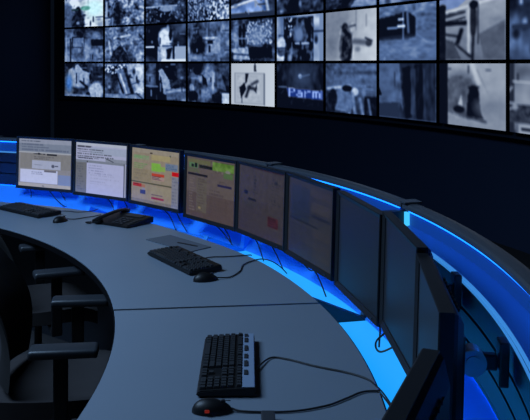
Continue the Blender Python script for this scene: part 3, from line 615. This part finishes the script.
# ------------------------------------------------------------------ keyboards
DZ = .7402
def keyboard(label, p, rz, silver, cord):
    r = thing('keyboard', label, 'keyboard', (*p, DZ), (0, 0, rz), 'keyboards on the curved desk')
    K = .95; r.scale = (K, K, K)
    prof = [(-.082, .004), (-.082, .012), (-.074, .018), (.048, .026), (.078, .026), (.082, .022), (.082, .004)]
    bm = bmesh.new(); prism(bm, prof, -.228, .228); bmesh.ops.bevel(bm, geom=[e for e in bm.edges if abs(e.verts[0].co.x) > .22 and abs(e.verts[1].co.x) > .22], offset=.003, segments=2, affect='EDGES')
    obj('case', bm, M['black'], r)
    bm = bmesh.new()
    for row in range(6):
        y = -.066+row*.0195+(.004 if row == 5 else 0); z = .0175+.008*(y+.074)/.122
        x = -.219
        lay = {0: [1.3, 1.2, 1.2, 5.6, 1.2, 1.2, 1.3, 1.3, -.5, 1, 1, 1, -.5, 2, 1, 1],
               1: [2.2]+[1]*10+[2.6, -1.5, 1, -1.5, 1, 1, 1, 1], 2: [1.8]+[1]*11+[2.0, -4, 1, 1, 1, 1],
               3: [1.5]+[1]*12+[1.3, -.5, 1, 1, 1, -.5, 1, 1, 1, 1], 4: [1]*13+[1.8, -.5, 1, 1, 1, -.5, 1, 1, 1, 1],
               5: [1, -.8, 1, 1, 1, 1, -.5, 1, 1, 1, 1, -.5, 1, 1, 1, 1, -.4, 1, 1, 1, -.5, 1, 1, 1, 1]}[row]
        tot = sum(abs(k) for k in lay); un = .438/tot
        for k in lay:
            if k > 0:
                w = k*un; bmesh_key(bm, x+w/2, y, z, w-.0025, .0165 if row < 5 else .014)
            x += abs(k)*un
    obj('keys', bm, M['key'], r)
    bm = bmesh.new(); box(bm, (.0, .0620, .0265), (.446, .035, .003), .001)
    st = obj('media_strip', bm, M['silver'] if silver else M['black'], r)
    if silver: st['label'] = 'silver-grey media strip'
    for x, w in ((-.17, .03), (-.125, .045), (-.05, .05), (.02, .04), (.08, .05), (.15, .04)):
        bm = bmesh.new(); box(bm, (x-.03, .055, .029), (w-.006, .012, .005), .002)
        obj('media_key', bm, M['key'], st)
    bm = bmesh.new()
    for sx in (-1, 1):
        box(bm, (sx*.19, .065, .0035), (.03, .012, .007), .001); box(bm, (sx*.19, -.070, .0022), (.03, .012, .0044), .001)
    obj('foot', bm, M['cord'], r)
    if cord:
        bm = bmesh.new(); inv = Matrix.Rotation(-rz, 3, 'Z')
        pts = [(0, .083, .012)] + [tuple(inv @ Vector((x-p[0], y-p[1], z-DZ))/K) for x, y, z in cord]
        pts[0] = (cord0[0], .082, .012)
        tube(bm, pts, .0026, 6); obj('cord', bm, M['cord'], r)
    return r
def bmesh_key(bm, x, y, z, w, d):
    h = .008; t = .0016
    b = [bm.verts.new((x+sx*w/2, y+sy*d/2, z)) for sx, sy in ((-1, -1), (1, -1), (1, 1), (-1, 1))]
    a = [bm.verts.new((x+sx*(w/2-t), y+sy*(d/2-t)+.0004, z+h)) for sx, sy in ((-1, -1), (1, -1), (1, 1), (-1, 1))]
    bm.faces.new(a); bm.faces.new(b[::-1])
    for i in range(4): bm.faces.new((b[i], b[(i+1) % 4], a[(i+1) % 4], a[i]))
def dpx(px, py, z=.744):
    """point of the desk plane, from measured bearings"""
    D = 811*(1.618-z)/(py-63.5); return ((px-265)*D/811, D, z)
cord0 = (.05,)
keyboard('near keyboard with a silver-grey media strip along its far edge', (-.107, 2.345), -PI/2+.02, True,
         [dpx(270, 358), dpx(287, 359), dpx(315, 366), dpx(345, 372), dpx(365, 378), (.300, 2.21, .742), (.318, 2.13, .742), (.352, 2.05, .70), (.375, 1.99, .66)])
cord0 = (.02,)
keyboard('middle black keyboard beside the flat desk hatch', (-.360, 3.57), -1.015, False,
         [dpx(212, 257), dpx(228, 256.5), dpx(243, 255.5), dpx(250, 255), (-.06, 3.70, .742)])
cord0 = (.15,)
keyboard('far black keyboard at the left picture edge', (-1.392, 4.785), -.73, False,
         [dpx(66, 211), dpx(78, 212), dpx(92, 211), dpx(98, 209)])

# ------------------------------------------------------------------ mice
def mouse(label, p, rz, red, cord):
    r = thing('mouse', label, 'mouse', (*p, DZ), (0, 0, rz), 'computer mice beside the keyboards')
    def shell(bm, sx, sy, sz, zmin, y0=0):
        bmesh.ops.create_uvsphere(bm, u_segments=24, v_segments=14, radius=1)
        for v in bm.verts:
            x, y, z = v.co
            k = 1-.16*max(0, y)
            v.co = (x*sx*k, y*sy+y0, max(z, 0)*sz*(1-.22*y)*1.0+zmin)
    bm = bmesh.new(); shell(bm, .030, .052, .031, .001); obj('shell', bm, M['black'], r, True)
    bm = bmesh.new(); cyl(bm, (-.004, .026, .023), (.004, .026, .023), .0075, n=18); obj('wheel', bm, M['darkkey'], r, True)
    bm = bmesh.new(); box(bm, (0, .026, .0272), (.0012, .04, .002)); obj('button_seam', bm, M['cord'], r)
    if red:
        bm = bmesh.new(); box(bm, (.0275, -.012, .012), (.007, .012, .007), .002); s = obj('side_light', bm, M['red'], r); s['label'] = 'faint red light'
    inv = Matrix.Rotation(-rz, 3, 'Z')
    bm = bmesh.new(); tube(bm, [(0, .047, .008)]+[tuple(inv @ Vector((x-p[0], y-p[1], z-DZ))) for x, y, z in cord], .0026, 6)
    obj('cord', bm, M['cord'], r)
    return r
mouse('mouse with a faint red light, beside the silver-edged keyboard', (-.133, 2.045), -PI/2+.03, True,
      [dpx(245, 411.5), dpx(290, 411.5), dpx(325, 406), dpx(345, 399), dpx(362, 392), dpx(378, 391), (.306, 2.16, .742), (.33, 2.10, .72), (.345, 2.06, .67)])
mouse('black mouse by the middle keyboard, cord curling to the cyan trough', (-.240, 3.28), -1.25, False,
      [dpx(230, 277), dpx(240, 271), dpx(243, 265), dpx(252, 261), dpx(262, 259), (.03, 3.62, .735), (.07, 3.66, .70), (.10, 3.70, .66)])
mouse('black mouse beside the far keyboard and the phone', (-1.135, 4.50), -.5, False,
      [dpx(75, 219), dpx(85, 217.5), dpx(95, 216), dpx(101, 214.5)])

# ------------------------------------------------------------------ phone
ph = thing('desk_phone', 'black desk phone with its handset on the cradle', 'phone', (-.785, 4.47, DZ), (0, 0, -.60))
PS = Matrix.Diagonal((1.12, 1.08, .45, 1))
prof = [(-.095, .0), (-.095, .022), (-.02, .050), (.075, .082), (.095, .075), (.095, 0)]
bm = bmesh.new(); prism(bm, prof, -.125, .125); bmesh.ops.bevel(bm, geom=list(bm.edges), offset=.006, segments=2, affect='EDGES'); bm.transform(PS); obj('body', bm, M['black'], ph)
sl = math.atan2(.032, .095)
bm = bmesh.new()
for i in range(4):
    for j in range(3):
        y = -.07+i*.024; box(bm, (.005+j*.026, y, .0315+(y+.085)*.345), (.019, .015, .006), .002, Matrix.Rotation(sl, 3, 'X'))
bm.transform(PS); obj('keypad', bm, M['darkkey'], ph)
bm = bmesh.new(); box(bm, (.035, .055, .0795), (.11, .045, .006), .002, Matrix.Rotation(sl, 3, 'X')); bm.transform(PS); obj('display', bm, M['off'], ph)
bm = bmesh.new()
for i in range(5): box(bm, (.104, -.07+i*.02, .032+(-.07+i*.02+.085)*.345), (.02, .009, .005), .001, Matrix.Rotation(sl, 3, 'X'))
bm.transform(PS); obj('line_key', bm, M['darkkey'], ph)
bm = bmesh.new()           # handset: arched grip with two cups
pts = [(-.078, -.115, .046), (-.078, -.080, .071), (-.078, -.02, .093), (-.078, .045, .111), (-.078, .098, .110), (-.078, .122, .094)]
tube(bm, pts, .0165, 12)
cyl(bm, (-.078, -.098, .055), (-.078, -.088, .028), .027, .023, 24); cyl(bm, (-.078, .098, .108), (-.078, .105, .078), .027, .023, 24)
bm.transform(PS); obj('handset', bm, M['black'], ph, True)
bm = bmesh.new()
coil = [(-.100-.035*math.sin(t*PI)+.008*math.cos(t*70), -.112-.05*t+.10*t*t-.0*t, .012+.008*math.sin(t*70)) for t in [i/120 for i in range(121)]]
tube(bm, coil, .0022, 5, 0); bm.transform(PS); obj('coiled_cord', bm, M['cord'], ph)

# flat hatch in the worktop and a small box by the bottom picture edge
bm = bmesh.new()
q = [dpx(146, 240, DZ), dpx(170, 235.5, DZ), dpx(211, 247.5, DZ), dpx(190, 252.5, DZ)]
c = Vector((sum(p[0] for p in q)/4, sum(p[1] for p in q)/4, DZ))
A = [bm.verts.new(Vector(p)-c) for p in q]; B = [bm.verts.new(Vector(p)-c+Vector((0, 0, .004))) for p in q]
bm.faces.new(B); bm.faces.new(A[::-1])
for i in range(4): bm.faces.new((A[i], A[(i+1) % 4], B[(i+1) % 4], B[i]))
h = obj('desk_hatch', bm, M['mat_']); h.location = c
tag(h, 'flat dark rectangular cover on the worktop behind the middle keyboard', 'cover')
bm = bmesh.new()
box(bm, (0, -.06, .0013), (.012, .13, .002))
o = obj('hatch_lip', bm, M['cord'], h); o.location = (.0, .0, .0038); o.rotation_euler = (0, 0, .9)
bx_ = thing('usb_hub', 'small dark box on the worktop at the bottom edge near the red-lit mouse', 'hub', (.008, 1.965, DZ), (0, 0, .02))
bm = bmesh.new(); box(bm, (0, 0, .011), (.034, .075, .022), .003); obj('case', bm, M['darkkey'], bx_)
bm = bmesh.new(); box(bm, (0, .0372, .011), (.013, .003, .006)); obj('port', bm, M['cord'], bx_)

# ------------------------------------------------------------------ chairs
def chair(label, p, a):
    r = thing('office_chair', label, 'chair', (*p, 0), (0, 0, a), 'black office chairs inside the curved desk')
    # local x forward
    bm = bmesh.new(); bmesh.ops.create_grid(bm, x_segments=14, y_segments=14, size=.5)
    top = list(bm.verts)
    for v in top:
        x, y = v.co.x*2, v.co.y*2
        rr = 1-.10*(x*x*y*y)
        v.co = (x*.235*rr+.03, y*.245*rr, .475+.012*y*y-.035*max(0, x-.45)**2*3)
    bmesh.ops.solidify(bm, geom=bm.faces[:], thickness=.06)
    obj('seat', bm, M['fabric'], r, True)
    bm = bmesh.new(); bmesh.ops.create_grid(bm, x_segments=16, y_segments=20, size=.5)
    for v in bm.verts:
        s, t = v.co.x*2, (v.co.y+.5)
        w = .215+.03*math.sin(PI*min(1, t*1.1))-.03*max(0, t-.8)*2
        v.co = (-.20+.065*s*s-.10*t+.05*math.sin(t*PI), s*w, .53+t*.38)
    bmesh.ops.solidify(bm, geom=bm.faces[:], thickness=.022)
    bk = obj('backrest', bm, M['mesh'], r, True)
    bm = bmesh.new()
    tube(bm, [(-.20, 0, .40), (-.27, 0, .46), (-.285, 0, .62), (-.27, 0, .76)], .022, 10); obj('back_support', bm, M['black'], bk, True)
    for sgn in (1, -1):
        bm = bmesh.new()
        box(bm, (.045, sgn*.285, .53), (.048, .022, .29), .006)
        box(bm, (.045, sgn*.19, .405), (.05, .21, .022), .005)
        ar = obj('armrest', bm, M['black'], r)
        bm = bmesh.new()
        box(bm, (.055, sgn*.285, .677), (.225, .085, .03), .013, seg=4)
        for v in bm.verts:
            v.co.z -= .012*max(0, (v.co.x-.055)/.12)**2 if v.co.x > .055 else .010*((v.co.x-.055)/.12)**2
        obj('arm_pad', bm, M['pad'], ar, True, .9)
    bm = bmesh.new(); cyl(bm, (0, 0, .10), (0, 0, .26), .03); cyl(bm, (0, 0, .26), (0, 0, .39), .018); obj('column', bm, M['black'], r, True)
    bm = bmesh.new(); box(bm, (0, 0, .395), (.2, .16, .05), .012); cyl(bm, (.05, -.05, .395), (.06, -.25, .40), .007); obj('mechanism', bm, M['black'], r)
    bm = bmesh.new(); cyl(bm, (0, 0, .07), (0, 0, .115), .05)
    for k in range(5):
        t = 2*PI*k/5+.3; u = Vector((math.cos(t), math.sin(t), 0))
        tube(bm, [u*.03+Vector((0, 0, .10)), u*.16+Vector((0, 0, .095)), u*.30+Vector((0, 0, .07))], .018, 8)
    bs = obj('base', bm, M['black'], r, True)
    for k in range(5):
        t = 2*PI*k/5+.3; u = Vector((math.cos(t), math.sin(t), 0)); w = Vector((-u.y, u.x, 0))
        bm = bmesh.new()
        for s in (-1, 1): cyl(bm, u*.30+w*s*.012+Vector((0, 0, .0285)), u*.30+w*s*.026+Vector((0, 0, .0285)), .028, n=18)
        cyl(bm, u*.30+Vector((0, 0, .03)), u*.30+Vector((0, 0, .075)), .008, n=10)
        obj('caster', bm, M['cord'], bs, True)
    return r
chair('office chair nearer the camera, both armrests clear of the grey worktop', (-.755, 2.950), .13)
chair('farther office chair behind the nearer one, only an armrest catching light', (-1.095, 3.915), .40)

# ------------------------------------------------------------------ light and camera
w = bpy.data.worlds.new('World'); sc.world = w; w.use_nodes = True
bg = w.node_tree.nodes['Background']; bg.inputs[0].default_value = (.04, .07, .14, 1); bg.inputs[1].default_value = .05
def area(name, loc, size, sizey, energy, color, rot=(0, 0, 0), spread=PI):
    l = bpy.data.lights.new(name, 'AREA'); l.shape = 'RECTANGLE'; l.size = size; l.size_y = sizey
    l.energy = energy; l.color = color; l.spread = spread
    o = bpy.data.objects.new(name, l); col.objects.link(o); o.location = loc; o.rotation_euler = rot; return o
area('unseen_desk_fill', (-2.6, 2.7, 3.40), 2.0, 2.0, 178, (.40, .64, 1.0), spread=PI)  # unseen area light added overhead to brighten the worktop

cam = bpy.data.cameras.new('Camera'); co = bpy.data.objects.new('Camera', cam); col.objects.link(co)
co.location = (0, 0, 1.618); co.rotation_euler = (PI/2, 0, 0)
cam.sensor_width = 36; cam.lens = 811/530*36; cam.shift_y = -(210-63.5)/530; cam.clip_start = .02
sc.camera = co
vs = sc.view_settings
vs.view_transform = 'Standard'; vs.look = 'None'; vs.gamma = 1; vs.use_curve_mapping = False; vs.exposure = 0
